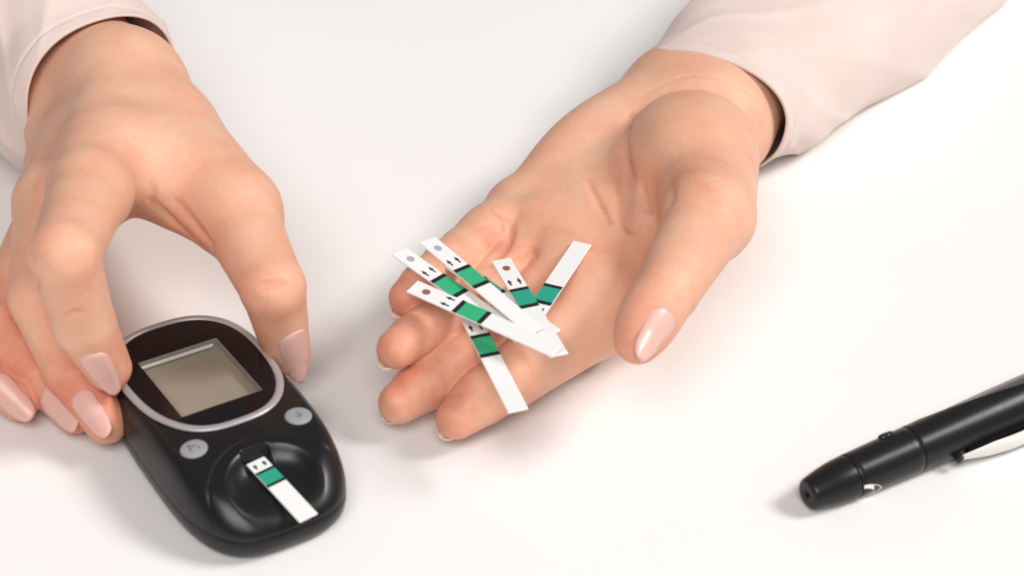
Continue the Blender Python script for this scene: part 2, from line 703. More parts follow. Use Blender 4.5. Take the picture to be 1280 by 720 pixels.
def sleeve(parent, rings, folds, seed, floor=0.6, slit=None):
    """cloth tube; rings = (centre, side axis, up axis, half width, half height); first ring is the cuff opening"""
    rng = np.random.RandomState(seed)
    nu, nv, th = 160, 120, 0.8
    ph = rng.uniform(0, 6.28, 12)
    C = [r[0] for r in rings]
    Sx = [r[1] for r in rings]
    Up = [r[2] for r in rings]
    W = [(r[3], r[4]) for r in rings]
    out, inn = [], []
    for i in range(nu):
        a = 2 * math.pi * i / nu
        for j in range(nv):
            t = (j / (nv - 1)) ** 1.3
            c, sx, up, w = catmull(C, t), catmull(Sx, t), catmull(Up, t), catmull(W, t)
            ca, sa = math.cos(a), math.sin(a)
            ca = math.copysign(abs(ca) ** 0.9, ca)
            sa = math.copysign(abs(sa) ** 0.9, sa)
            d = 0.0
            amp = min(1.0, t * 5) * folds
            d += amp * 0.8 * math.sin(3 * a + 9 * t + ph[0]) * math.sin(5 * t + ph[1])
            d += amp * 0.6 * math.sin(2 * a - 16 * t + ph[2])
            d += amp * 0.45 * math.sin(5 * a + 22 * t + ph[3]) * (0.5 + 0.5 * math.sin(9 * t + ph[4]))
            d += amp * 0.3 * (1 - abs(math.sin(4 * a + 13 * t + ph[5]))) ** 2 * 2
            d += 0.5 * math.sin(3 * a + ph[6]) * (1 - t)
            seam = 0.45 * (1 - math.exp(-((t - 0.085) / 0.006) ** 2))
            o_ = []
            for k, dd in ((0, d + seam), (1, d + seam - th)):
                p = c + sx * ca * (w[0] + dd) + up * sa * (w[1] + dd)
                lo = floor + (th if k else 0)
                if p[2] < lo:
                    p[2] = lo + 0.05 * (lo - p[2]) * 0
                o_.append(p)
            out.append(o_[0])
            inn.append(o_[1])
    F = grid_faces(nu, nv, True)
    n = nu * nv
    F += [tuple(x + n for x in q[::-1]) for q in F]
    for i in range(nu):
        a, b = i * nv, ((i + 1) % nu) * nv
        F.append((b, a, a + n, b + n))
        a, b = a + nv - 1, b + nv - 1
        F.append((a, b, b + n, a + n))
    me = fix_normals(pydata('sleeve', out + inn, F))
    return link('sleeve', me, M_FAB, parent)


VIEW = (0.0, -0.82, 0.57)      # a direction, up and towards the near table edge, used to drop creases on to skin

# ------------------------------------------------------------------ table
v, f = box(0, 250, -15, 1800, 1700, 30)
table = link('table', pydata('table', v, f), M_TABLE, smooth=False, kind='structure',
             label='plain white table top under the hands and the glucose meter', category='table')


# ------------------------------------------------------------------ open hand (palm up)
def open_hand():
    H = 0.58
    F0 = (101.3, 134.8, 20.0)
    WU = (49.1, 68.1, 18.5)
    WR = (57.7, 52.9, 20.5)
    mcp = dict(index=(21.5, -32.8, 15.0), middle=(15.1, -17.0, 15.0), ring=(9.2, -1.6, 15.5), pinky=(2.6, 13.6, 15.5))
    fing = dict(
        index=[(mcp['index'], 11), ((1.0, -55.9, 13.0), 7.8), ((-7.1, -62.3, 11.0), 6.9), ((-13.5, -68.6, 9.2), 5.2)],
        middle=[(mcp['middle'], 11), ((-6.8, -46.6, 14.0), 7.4), ((-21.0, -57.5, 11.5), 6.6), ((-27.8, -62.7, 9.3), 5.2)],
        ring=[(mcp['ring'], 10.5), ((-9.8, -32.8, 18.0), 7.0), ((-21.5, -48.0, 21.0), 6.1), ((-28.2, -57.8, 22.3), 5.0)],
        pinky=[(mcp['pinky'], 9.0), ((-12.1, -16.2, 22.0), 7.3), ((-20.3, -31.1, 25.0), 6.0), ((-26.0, -40.6, 25.5), 4.9)])
    thumb = [((52.1, 24.5, 27.0), 14.5), ((50.2, -19.4, 36.0), 11.0), ((37.7, -52.4, 36.0), 7.9), ((29.9, -68.6, 32.0), 4.9)]
    allp = [p for c in fing.values() for p, r in c] + [p for p, r in thumb] + [WU, WR, F0]
    lo = np.min(np.array(allp), axis=0) - 20
    hi = np.max(np.array(allp), axis=0) + 24
    lo[2] = -2
    base = Field(lo, hi, H)
    P = base
    # forearm and wrist
    P.cone(F0, WU, 15, 14.5, 4)
    P.cone(F0, WR, 15, 15.5, 8)
    P.cone(WU, WR, 14.5, 15.5, 8)
    for k, (rw, w) in dict(index=(13.5, 0.75), middle=(14, 0.5), ring=(14, 0.25), pinky=(13.5, 0.0)).items():
        s = tuple(np.array(WU) * (1 - w) + np.array(WR) * w)
        P.cone(s, mcp[k], rw, 11 if k != 'pinky' else 10, 9)
    # heel of the hand and pads under the finger roots
    P.ellipsoid((24.4, 43.2, 20.0), (27, 12, 11), (np.array(mcp['pinky']) - np.array(WU), (0, 0, 1)), 6)
    P.cone((6.0, -1.1, 19.0), (20.8, -31.4, 19.0), 8.5, 9.5, 6)
    # ball of the thumb
    P.cone(thumb[0][0], thumb[1][0], 15.5, 12.0, 7)
    P.ellipsoid((48.4, 19.2, 33.0), (25, 17, 14), ((np.array(thumb[1][0]) - np.array(thumb[0][0])), (1, 0, 0)), 3.5)
    # skin between thumb and index finger
    P.cone((45.1, 4.3, 18.0), (28.1, -22.6, 12.0), 8.5, 8, 6)
    out = None
    for k, c in fing.items():
        g = base.blank()
        g.chain(c, 0.8)
        for (p, r), (q, s) in zip(c[1:-1], c[2:]):          # soft pads on the palm side
            m = np.array(p) * 0.5 + np.array(q) * 0.5 + np.array([0, 0, 1.0])
            g.ellipsoid(m, (np.linalg.norm(np.array(q) - np.array(p)) * 0.5, 0.97 * (r + s) / 2, 0.97 * (r + s) / 2), (np.array(q) - np.array(p), (0, 0, 1)), 0.8)
        m = np.array(c[0][0]) * 0.42 + np.array(c[1][0]) * 0.58 + np.array([0, 0, 1.2])
        g.ellipsoid(m, (14, c[1][1] * 1.07, c[1][1] * 1.04), (np.array(c[1][0]) - np.array(c[0][0]), (0, 0, 1)), 1.5)
        h = smin(P.f, g.f, 3.2)
        out = h if out is None else np.minimum(out, h)
    g = base.blank()
    g.chain(thumb[1:], 1.2)
    g.ellipsoid(np.array(thumb[2][0]) * 0.45 + np.array(thumb[3][0]) * 0.55 + np.array([-0.5, 0, 0.8]), (12, 7.2, 7.4), (np.array(thumb[3][0]) - np.array(thumb[2][0]), (0, 0, 1)), 3)
    out = np.minimum(out, smin(P.f, g.f, 3.0))
    P.f = out
    sn = lambda pts: [P.snap(p, VIEW) for p in pts]
    # palm lines
    life = sn([(32.5, 32.8, 36.0), (31.3, 20.1, 36.0), (30.5, 11.0, 34.0), (29.9, -5.2, 33.0), (29.8, -13.3, 32.0), (30.6, -18.5, 31.0)])
    head = sn([(20.3, 7.4, 30.0), (22.7, -3.3, 30.0), (25.7, -13.6, 30.0)])
    heart = sn([(3.1, -12.8, 28.0), (10.3, -18.4, 28.0), (15.3, -25.0, 28.0), (19.2, -31.2, 28.0), (20.4, -40.0, 28.0)])
    f1 = sn([(34.4, -4.9, 36.0), (34.8, -10.3, 35.0), (36.3, -14.1, 34.0)])
    f2 = sn([(40.7, -11.3, 42.0), (40.6, -16.6, 41.0), (39.8, -21.1, 40.0)])
    cr_p = sn([(-4.9, -1.0, 26.0), (-1.7, -7.9, 27.0), (-0.6, -15.4, 28.0), (-1.6, -21.4, 28.0), (-3.7, -25.0, 27.0), (-5.7, -27.2, 26.0)])
    cr_r = sn([(1.6, -26.5, 28.0), (4.9, -22.9, 28.0), (6.5, -25.0, 27.0)])
    cr_i = sn([(12.9, -43.0, 26.0), (16.3, -42.7, 26.0), (20.0, -39.2, 26.0)])
    cr_i2 = sn([(5.4, -65.7, 20.0), (2.9, -59.9, 20.0), (1.0, -56.0, 20.0)])
    cr_m2 = sn([(-5.4, -69.0, 22.0), (-8.2, -61.3, 22.0), (-9.4, -55.4, 22.0)])
    wrist = sn([(35.8, 45.0, 34.0), (46.8, 45.7, 40.0), (57.9, 45.7, 40.0), (67.8, 41.6, 36.0)])
    th1 = sn([(32.5, -46.6, 36.0), (35.5, -48.1, 38.0), (39.5, -47.5, 38.0)])
    for c, r, k in ((life, 1.7, 2.4), (head, 0.6, 1.3), (f1, 0.7, 1.3), (f2, 0.8, 1.5), (cr_p, 1.1, 1.6),
                    (cr_r, 0.35, 1.4), (cr_i2, 0.5, 1.2), (cr_m2, 0.5, 1.2), (wrist, 0.15, 1.0)):
        P.carve(c, r, k)
    # the side that lies on the table is pressed flat
    zf = P.ax[2][None, None, :]
    P.f = -smin(-P.f, (zf - 0.4).astype(np.float32) + 0 * P.f, 2.0)
    me, V = P.mesh('hand')
    spots = []
    for k, c in fing.items():
        tip = np.array(c[3][0])
        spots += [(tip + np.array([0, 0, 2]), 12, 0.3), (c[2][0], 10, 0.08), (c[1][0], 12, 0.12)]
    spots += [(thumb[3][0], 15, 0.38), (thumb[2][0], 13, 0.12), ((44.8, -18.1, 40.0), 22, 0.14), ((12.4, -19.9, 24.0), 30, 0.08), ((4.1, -15.4, 26.0), 14, 0.12)]
    lines = [(life, 1.4, 0.42), (head, 0.9, 0.3), (f1, 0.9, 0.2), (f2, 1.0, 0.2), (cr_p, 1.3, 0.25), (cr_r, 1.2, 0.2),
             (cr_i2, 1.0, 0.14), (cr_m2, 1.0, 0.14)]
    set_flush(me, V, 0.2, spots, lines)
    o = link('hand', me, M_SKIN, category='hand', label='open palm-up hand cradling a fan of white test strips', group='hands of one person')
    for k in ('index', 'middle', 'ring', 'pinky'):
        c = fing[k]
        nail(o, c[2][0], c[3][0], c[2][1], c[3][1], (0, 0.7, -1), start=0.3, ext=-0.5, wide=42, lift=0.1, mat=M_NAILTIP)
    nail(o, thumb[2][0], thumb[3][0], thumb[2][1] + 0.2, thumb[3][1] + 0.3, (0.20, -0.85, 0.40), start=0.58, ext=2.2, wide=33, field=P)
    ax = np.array([0.57, 0.82, 0.0])
    sd = np.array([0.80, -0.60, 0.0])
    up = np.array([0.0, 0.0, 1.0])
    c0 = np.array((55.1, 58.7, 20.0))
    upc = np.array([0.16, 0.0, 1.0])
    sdc = np.array([0.87, -0.50, 0.0])
    dr = np.array([0, 0, 0.15])
    sleeve(o, [(c0, sdc, upc, 25.0, 18.8), (c0 + ax * 14, sd, up, 25.6, 20.5), (c0 + ax * 36, sd, up, 28, 24), (c0 + ax * 70, sd, up, 31, 29),
               (c0 + ax * 110, sd, up, 32, 33), (c0 + ax * 160, sd, up, 33, 37)], 1.5, 3)
    return o


# ------------------------------------------------------------------ gripping hand (palm down, on the meter)
def grip_hand():
    H = 0.58
    F0 = (-166.9, 118.3, 34.0)
    WU = (-118.2, 39.6, 32.0)
    WR = (-105.6, 32.9, 43.0)
    mcp = dict(index=(-103.2, -36.2, 54.0), middle=(-115.9, -21.1, 41.0), ring=(-119.6, -24.3, 29.0), pinky=(-119.6, -30.0, 18.0))
    fing = dict(
        index=[(mcp['index'], 10), ((-102.7, -72.3, 60.0), 8.0), ((-101.4, -68.5, 38.0), 7.5), ((-97.4, -65.8, 22.5), 5.6)],
        middle=[(mcp['middle'], 9.9), ((-114.5, -52.6, 34.0), 8.1), ((-108.2, -57.2, 14.5), 7.1), ((-98.8, -69.6, 9.0), 5.5)],
        ring=[(mcp['ring'], 9.2), ((-128.4, -48.1, 24.0), 7.8), ((-118.2, -49.3, 8.5), 6.8), ((-107.9, -62.6, 6.2), 5.3)],
        pinky=[(mcp['pinky'], 8.6), ((-133.5, -53.4, 22.0), 7.2), ((-131.0, -51.9, 11.0), 6.3), ((-122.6, -57.8, 6.0), 5.0)])
    thumb = [((-92.1, 11.8, 42.0), 11.5), ((-69.9, -23.3, 40.0), 10.2), ((-58.0, -52.8, 37.0), 7.9), ((-56.2, -48.6, 14.5), 5.9)]
    allp = [p for c in fing.values() for p, r in c] + [p for p, r in thumb] + [WU, WR, F0]
    lo = np.min(np.array(allp), axis=0) - 22
    hi = np.max(np.array(allp), axis=0) + 24
    lo[2] = -2
    base = Field(lo, hi, H)
    P = base
    P.cone(F0, WU, 22, 16.5, 4)
    P.cone(F0, WR, 22, 14.5, 8)
    P.cone(WU, WR, 16.5, 14.5, 8)
    for k, (rw, w) in dict(index=(14, 0.9), middle=(14, 0.6), ring=(14, 0.3), pinky=(14, 0.0)).items():
        s = tuple(np.array(WU) * (1 - w) + np.array(WR) * w)
        P.cone(s, mcp[k], rw - 1, dict(index=10, middle=9.8, ring=9.2, pinky=9)[k], 4.5)
    P.cone(WR, thumb[0][0], 13.5, 12, 8)
    P.cone(thumb[0][0], thumb[1][0], 12, 10.2, 8)
    P.cone(WR, thumb[1][0], 13, 9.5, 6)
    # flesh between thumb and index finger
    P.cone((-94.7, -6.5, 46.0), (-78.4, -18.1, 40.0), 10.5, 8.0, 9)
    P.cone((-99.7, -13.6, 48.0), (-87.4, -15.1, 42.0), 10.5, 7.5, 9)
    # ball of the thumb and heel underneath
    P.cone((-101.8, 22.2, 36.0), (-107.3, -11.8, 36.0), 12, 8, 8)
    P.cone(WU, mcp['pinky'], 13, 9, 6)
    out = None
    for k, c in fing.items():
        g = base.blank()
        g.chain(c, 1.0)
        h = smin(P.f, g.f, 3.5)
        out = h if out is None else np.minimum(out, h)
    g = base.blank()
    g.chain(thumb[1:], 1.2)
    out = np.minimum(out, smin(P.f, g.f, 5.0))
    P.f = out
    sn = lambda pts: [P.snap(p, VIEW) for p in pts]
    web1 = sn([(-90.7, -24.3, 44.0), (-87.2, -27.8, 42.0), (-82.8, -32.1, 40.0), (-78.0, -35.2, 38.0)])
    web2 = sn([(-83.9, -25.0, 44.0), (-80.4, -29.3, 42.0), (-76.9, -33.5, 40.0), (-73.9, -36.3, 38.0)])
    web3 = sn([(-89.8, -24.8, 50.0), (-89.9, -27.6, 48.0), (-90.0, -29.6, 46.0)])
    kn = [sn(q) for q in (
        [(-111.7, -81.3, 60.0), (-110.0, -80.6, 60.0), (-108.2, -80.6, 60.0)],
        [(-111.5, -83.5, 60.0), (-109.6, -82.7, 60.0), (-107.5, -82.5, 60.0)],
        [(-111.6, -83.1, 58.0), (-109.9, -82.4, 58.0), (-108.0, -82.2, 58.0)],
        [(-103.8, -80.7, 48.0), (-101.8, -78.8, 48.0), (-99.6, -77.6, 48.0)],
        [(-60.8, -64.4, 46.0), (-57.7, -63.4, 46.0), (-54.5, -63.1, 46.0)],
        [(-60.0, -65.3, 45.0), (-56.9, -64.1, 45.0), (-53.7, -63.6, 45.0)],
    )]
    for c, r, k in ((web1, 0.8, 2.2), (web2, 0.7, 2.0), (web3, 0.25, 1.4)):
        P.carve(c, r, k)
    for c in kn:
        P.carve(c, 0.45, 1.0)
    me, V = P.mesh('hand')
    spots = []
    for k, c in fing.items():
        spots += [(c[3][0], 14, 0.34), (c[2][0], 10, 0.2), (c[1][0], 12, 0.28), (c[0][0], 13, 0.14)]
    spots += [(thumb[3][0], 14, 0.28), (thumb[2][0], 13, 0.2), (thumb[1][0], 13, 0.14), ((-78.3, -29.8, 38.0), 14, 0.2)]
    lines = [(web1, 1.3, 0.2), (web2, 1.3, 0.2), (web3, 1.0, 0.1)] + [(c, 0.7, 0.2) for c in kn]
    set_flush(me, V, 0.2, spots, lines)
    o = link('hand', me, M_SKIN, category='hand', label='palm-down hand gripping the black glucose meter from behind', group='hands of one person')
    c = fing
    nail(o, c['index'][2][0], c['index'][3][0], 7.5, 6.3, (-0.05, -0.82, 0.5), start=0.24, ext=-2.0, wide=33, field=P)
    nail(o, c['middle'][2][0], c['middle'][3][0], 7.4, 6.3, (-0.12, -0.80, 0.5), start=0.50, ext=-0.4, wide=34, field=P)
    nail(o, c['ring'][2][0], c['ring'][3][0], 7.0, 6.0, (-0.05, -0.85, 0.35), start=0.55, ext=1.2, wide=44, field=P)
    nail(o, c['pinky'][2][0], c['pinky'][3][0], 6.3, 5.5, (0.0, -0.80, 0.55), start=0.30, ext=1.2, wide=44, field=P)
    nail(o, thumb[2][0], thumb[3][0], 8.1, 6.4, (0.42, -0.76, 0.38), start=0.42, ext=0.8, wide=37, field=P)
    ax = np.array([-0.62, 0.78, 0.0])
    sd = np.array([0.78, 0.62, 0.0])
    up = np.array([0.0, 0.0, 1.0])
    c0 = np.array((-113.4, 41.6, 35.5))
    sleeve(o, [(c0, sd, up, 23.5, 24.3), (c0 + ax * 14, sd, up, 27, 26.5), (c0 + ax * 36, sd, up, 30, 29), (c0 + ax * 70, sd, up, 35, 32),
               (c0 + ax * 110, sd, up, 39, 35), (c0 + ax * 150, sd, up, 43, 37)], 2.0, 11)
    return o


# ------------------------------------------------------------------ glucose meter
HD = math.radians(30.2)
M_O = (-75.5, -63.7, 18.5)


def m_out(t, k=1.0):
    """outline of the body seen from above; t = angle, k = scale"""
    c, s = math.cos(t), math.sin(t)
    n = 2 / (3.4 if s > 0 else 3.0)
    x = math.copysign(abs(c) ** n, c) * 20.9 * k
    y = math.copysign(abs(s) ** n, s) * 40.2 * k + 10.4
    return x, y


def m_top(x, y):
    """height of the top face"""
    z = 19.0
    z = np.where(y < 14, z - 0.075 * (14 - y), z)
    z = np.where(y > 24, z - ((np.maximum(y, 24) - 24) / 28) ** 2 * 8.2, z)
    return z - (x / 20.9) ** 2 * 0.9


def ring_curve(t, k=0.0):
    c, s = math.cos(t), math.sin(t)
    n = 2 / 2.7
    y = math.copysign(abs(s) ** n, s)
    x = math.copysign(abs(c) ** n, c) * (17.6 + k) * (1 - 0.07 * y * (1 if y > 0 else 0.4))
    return x + 0.2, y * (24.7 + k) - 3.0


def in_ring(x, y, k=0.0):
    yy = (y + 3.0) / (24.7 + k)
    w = (17.6 + k) * (1 - 0.07 * yy * np.where(yy > 0, 1, 0.4))
    return (np.abs((x - 0.2) / w) ** 2.7 + np.abs(yy) ** 2.7) ** (1 / 2.7)


def glucose_meter():
    root = empty('glucose_meter', (M_O[0], M_O[1], 0), (0, 0, HD - math.pi), category='glucose meter',
                 label='black glucose meter with grey display, silver trim and one strip inserted')
    # local axes: x across (mirrored below), y towards the strip end
    L = lambda V: [(-p[0], p[1], p[2]) for p in V]
    nt, ns = 420, 190
    seam = 7.6
    V = []
    for i in range(nt):
        t = 2 * math.pi * i / nt
        for j in range(ns):
            s = j / (ns - 1)
            if s < 0.8:
                k = s / 0.8 * 0.80
                x, y = m_out(t, k)
                z = None
            else:
                ph = (s - 0.8) / 0.2 * math.pi / 2
                k = 0.80 + 0.20 * math.sin(ph)
                x, y = m_out(t, k)
                z = 1 - math.cos(ph)
            zt = float(m_top(x, y))
            # strip bay: a smooth dish that opens towards the near end
            d = math.hypot(x / 13.4, (y - 43.8) / 13.6)
            r = math.hypot(x - 0.2, (y - 45.6) * 0.98)
            groove = 0.25 * math.exp(-((r - 17.0) / 0.32) ** 2) if y < 53 else 0
            zz = zt - groove
            if d < 1.3 and y > 26:
                dish = 13.7 - (y - 33) * 0.11 + 6.5 * d ** 5
                h = max(1.2 - abs(zz - dish), 0) / 1.2
                zz = min(zz, dish) - h * h * 0.3
            if abs(x + 0.6) < 3.7 and 31.0 < y < 42:
                q = min(1.0, (3.7 - abs(x + 0.6)) / 0.8) * min(1.0, (y - 31.0) / 0.8)
                zz += (min(zz, 14.1 - (y - 32) * 0.128) - zz) * q * q * (3 - 2 * q)
            fl = float(in_ring(np.float64(x), np.float64(y), 0.4))
            if fl < 1.0:
                zz -= 4.6
            if z is not None:
                zz = zz - (zz - seam) * z
            V.append((x, y, zz))
    F = grid_faces(nt, ns, True)
    bay = lambda f: all(math.hypot(V[i][0] - 0.2, (V[i][1] - 45.6) * 0.98) < 17.02 and V[i][1] < 53 for i in f)
    for name, fs, mat in (('upper_shell', [f for f in F if not bay(f)], M_BLACK), ('strip_bay', [f for f in F if bay(f)], M_BLACKG)):
        used = sorted({i for f in fs for i in f})
        ix = {v_: k_ for k_, v_ in enumerate(used)}
        P_ = L([V[i] for i in used])
        me = pydata(name, P_, [tuple(ix[i] for i in f) for f in fs])
        fix_normals(me)
        if sum(p.normal.z for p in me.polygons) < 0:
            me.flip_normals()
        link(name, me, mat, root)
    # lower shell
    V = []
    prof = [(0.965, seam + 0.25), (0.988, seam - 0.15), (0.997, seam - 0.5), (1.0, seam - 1.6), (0.998, 4.8), (0.985, 3.0), (0.96, 1.5), (0.92, 0.6), (0.88, 0.25), (0.5, 0.25), (0.0, 0.25)]
    for i in range(160):
        for k, z in prof:
            x, y = m_out(2 * math.pi * i / 160, k)
            V.append((x, y, z))
    me = fix_normals(pydata('lower_shell', L(V), grid_faces(160, len(prof), True)))
    link('lower_shell', me, M_BLACK, root)
    # silver trim round the display
    V = []
    n = 200
    for i in range(n):
        t = 2 * math.pi * i / n
        for a in range(12):
            an = 2 * math.pi * a / 12
            x, y = ring_curve(t, 1.0 * math.cos(an))
            V.append((x, y, float(m_top(x * 0.95, y)) + 0.35 + 0.55 * math.sin(an)))
    F = []
    for i in range(n):
        for a in range(12):
            F.append((i * 12 + a, i * 12 + (a + 1) % 12, ((i + 1) % n) * 12 + (a + 1) % 12, ((i + 1) % n) * 12 + a))
    link('trim_ring', fix_normals(pydata('trim_ring', L(V), F)), M_RING, root)
    # display cover: black plate with a rectangular window
    cx, cy, hw, hh = -0.3, -0.6, 10.5, 13.9
    lift = 0.25
    zt = lambda x, y: float(m_top(x * 0.6, y)) + lift
    V, F = [], []
    n = 240
    for i in range(n):
        t = 2 * math.pi * i / n
        ox, oy = ring_curve(t, -0.8)
        dx, dy = ox - cx, oy - cy
        q = min(hw / max(abs(dx), 1e-6), hh / max(abs(dy), 1e-6))
        for j in range(5):
            s = j / 4
            x, y = cx + dx * (q + (1 - q) * s), cy + dy * (q + (1 - q) * s)
            V.append((x, y, zt(x, y)))
    F = grid_faces(n, 5, True)
    link('display_cover', fix_normals(pydata('display_cover', L(V), F)), M_COVER, root)
    dep = 2.6
    cs = [(cx - hw, cy - hh), (cx + hw, cy - hh), (cx + hw, cy + hh), (cx - hw, cy + hh)]
    V, F = [], []
    for x, y in cs:
        V += [(x, y, zt(x, y) - 0.02), (x, y, zt(x, y) - dep)]
    F = [(0, 1, 3, 2), (2, 3, 5, 4), (4, 5, 7, 6), (6, 7, 1, 0)]
    link('display_recess', pydata('display_recess', L(V), F), M_WALL, root, smooth=False)
    # pale bar painted as the highlight along the far edge of the recess
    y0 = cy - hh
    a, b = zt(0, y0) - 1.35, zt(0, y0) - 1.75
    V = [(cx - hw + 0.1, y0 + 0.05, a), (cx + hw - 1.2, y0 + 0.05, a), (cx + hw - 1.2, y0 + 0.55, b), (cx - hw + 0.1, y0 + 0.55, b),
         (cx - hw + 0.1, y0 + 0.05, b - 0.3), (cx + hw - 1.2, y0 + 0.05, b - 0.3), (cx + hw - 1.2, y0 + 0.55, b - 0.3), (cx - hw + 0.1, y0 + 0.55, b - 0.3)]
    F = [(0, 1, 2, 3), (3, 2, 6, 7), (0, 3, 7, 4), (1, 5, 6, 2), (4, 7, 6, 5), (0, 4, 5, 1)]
    link('highlight_bar', fix_normals(pydata('highlight_bar', L(V), F)), M_WALLHI, root, smooth=False)
    V = [(x, y, zt(x, y) - dep + 0.05) for x, y in cs]
    link('screen', fix_normals(pydata('screen', L(V), [(0, 1, 2, 3)])), M_SCREEN, root, smooth=False)
    e = 0.15
    V = [(x + (e if x > cx else -e) * -1, y + (e if y > cy else -e) * -1, zt(x, y) - 0.06) for x, y in cs]
    link('screen_glass', fix_normals(pydata('screen_glass', L(V), [(0, 1, 2, 3)])), M_GLASS, root, smooth=False)
    # the two buttons
    for (bx, by), mk in (((-13.0, 25.2), 'M'), ((13.4, 26.2), 'S')):
        V = []
        for i in range(36):
            t = 2 * math.pi * i / 36
            for q, h in ((1.0, -0.6), (1.0, 0.15), (0.93, 0.42), (0.8, 0.55), (0.4, 0.62), (0.0, 0.64)):
                x, y = bx + math.cos(t) * 3.3 * q, by + math.sin(t) * 3.1 * q
                V.append((x, y, float(m_top(x, y)) + h))
        b = link('button', fix_normals(pydata('button', L(V), grid_faces(36, 6, True))), M_BTN, root)
        cu = bpy.data.curves.new('letter', 'FONT')
        cu.body = mk
        cu.size = 3.6 * MM
        cu.extrude = 0.02 * MM
        cu.align_x, cu.align_y = 'CENTER', 'CENTER'
        cu.materials.append(M_BTNMARK)
        tmp = bpy.data.objects.new('letter', cu)
        COL.objects.link(tmp)
        me = bpy.data.meshes.new_from_object(tmp.evaluated_get(bpy.context.evaluated_depsgraph_get()))
        bpy.data.objects.remove(tmp)
        o = link('letter', me, M_BTNMARK, b, smooth=False)
        o.location = (-bx * MM, by * MM, (float(m_top(bx, by)) + 0.67) * MM)
        o.rotation_euler = (math.radians(-2), 0, math.pi)
    # dark slot that takes the strip
    v, f = box(-0.8, 30.0, 15.5, 6.4, 2.4, 1.6)
    link('strip_slot', bevel_mesh(pydata('strip_slot', L(v), f), 0.3), M_HOLE, root)
    return root


# ------------------------------------------------------------------ test strips
SL, SW, ST = 42.0, 5.0, 0.45


def strip_parts(root, pad_mat, dot_mat, first=0.0):
    v, f = box(SL / 2 + first / 2, 0, 0, SL - first, SW, ST)
    link('strip_body', bevel_mesh(pydata('strip_body', v, f), 0.1, 1), M_STRIP, root, smooth=False)
    zt = ST / 2
    v, f = box(17.5, 0, zt + 0.09, 6.0, SW - 0.15, 0.18)
    link('test_pad', bevel_mesh(pydata('test_pad', v, f), 0.05, 1), pad_mat, root, smooth=False)
    for x in (13.9, 21.1):
        v, f = box(x, 0, zt + 0.07, 1.25, SW - 0.1, 0.14)
        link('black_line', pydata('black_line', v, f), M_INK, root, smooth=False)
    for y in (-1.25, 1.25):
        ar = [(9.0, y), (10.5, y - 0.6), (10.5, y - 0.24), (11.7, y - 0.24), (11.7, y + 0.24), (10.5, y + 0.24), (10.5, y + 0.6)]
        V = [(a, b, zt + 0.03) for a, b in ar] + [(a, b, zt - 0.01) for a, b in ar]
        n = len(ar)
        F = [tuple(range(n))] + [(i, i + n, (i + 1) % n + n, (i + 1) % n) for i in range(n)]
        link('arrow', fix_normals(pydata('arrow', V, F)), M_INK, root, smooth=False)
    if first < 3:
        V = [(4.2 + 1.1 * math.cos(2 * math.pi * i / 20), 1.0 * math.sin(2 * math.pi * i / 20), zt + 0.02) for i in range(20)]
        V += [(p[0], p[1], zt - 0.01) for p in V]
        F = [tuple(range(20))] + [(i, i + 20, (i + 1) % 20 + 20, (i + 1) % 20) for i in range(20)]
        link('test_window', fix_normals(pydata('test_window', V, F)), dot_mat, root, smooth=False)


def strip(p, q, label, pad=None, dot=None, tilt=0.0, first=0.0, group='test strips fanned out in the open palm', tail=False):
    """p = window end, q = a point further down the centre line (tail: q is where the blank end lies)"""
    p, q = Vector(p), Vector(q)
    if tail:
        p = q + (p - q).normalized() * SL
    x = (q - p).normalized()
    up = Vector((0, 0, 1))
    y = up.cross(x).normalized()
    z = x.cross(y)
    y2 = y * math.cos(tilt) + z * math.sin(tilt)
    z2 = x.cross(y2)
    root = empty('test_strip', p, Matrix((x, y2, z2)).transposed().to_euler(), category='test strip', label=label)
    if group:
        root['group'] = group
    strip_parts(root, pad or M_GREEN, dot or M_DOTGREY, first)
    return root


R_ = math.radians
open_hand()
grip_hand()
glucose_meter()
strip((-21.2, -31.9, 37.0), (8.8, -67.2, 31.2), 'upper-left white strip lying across the top of the fan, grey window', tilt=R_(-4))
strip((-28.3, -35.4, 36.0), (2.3, -62.9, 29.5), 'leftmost white strip, its end sticking out past the little finger', tilt=R_(-3))
strip((-24.4, -49.3, 35.0), (9.5, -71.1, 32.2), 'strip with red window and bright green band, uppermost across the middle of the fan', dot=M_DOTRED, tilt=R_(4))
strip((-2.8, -31.2, 30.5), (9.9, -67.5, 30.0), 'strip with red window and teal band, between the upper-left and the upward-pointing strips', pad=M_TEAL, dot=M_DOTRED)
strip((0.4, -66.2, 29.5), (18.0, -22.9, 30.0), 'white strip with its blank end pointing up towards the thumb base', pad=M_TEAL, tail=True)
strip((-12.2, -47.0, 28.6), (1.5, -86.5, 25.5), 'lowest white strip, hanging down over the index finger', tail=True)
strip((-17.4, -28.8, 29.6), (7.0, -57.3, 29.0), 'nearly hidden strip, only a teal corner showing between two others', pad=M_TEAL)


def meter_strip():
    c, s = math.cos(HD), math.sin(HD)
    def w(x, y, z):
        return (M_O[0] + x * c + y * s, M_O[1] + x * s - y * c, z)
    off = 7.4
    k = 0.64                                    # this strip sits deep in the meter
    p, q = (-0.65 - off * k * 0.15, 32.0 - off * k, 14.75 + off * k * 0.128), (2.7, 55.4, 14.75 - 22.8 * 0.128)
    o = strip(w(*p), w(*q), 'white test strip inserted in the black glucose meter', pad=M_TEAL, first=off, group=None)
    o.scale = (k, 1, 1)
    return o


meter_strip()


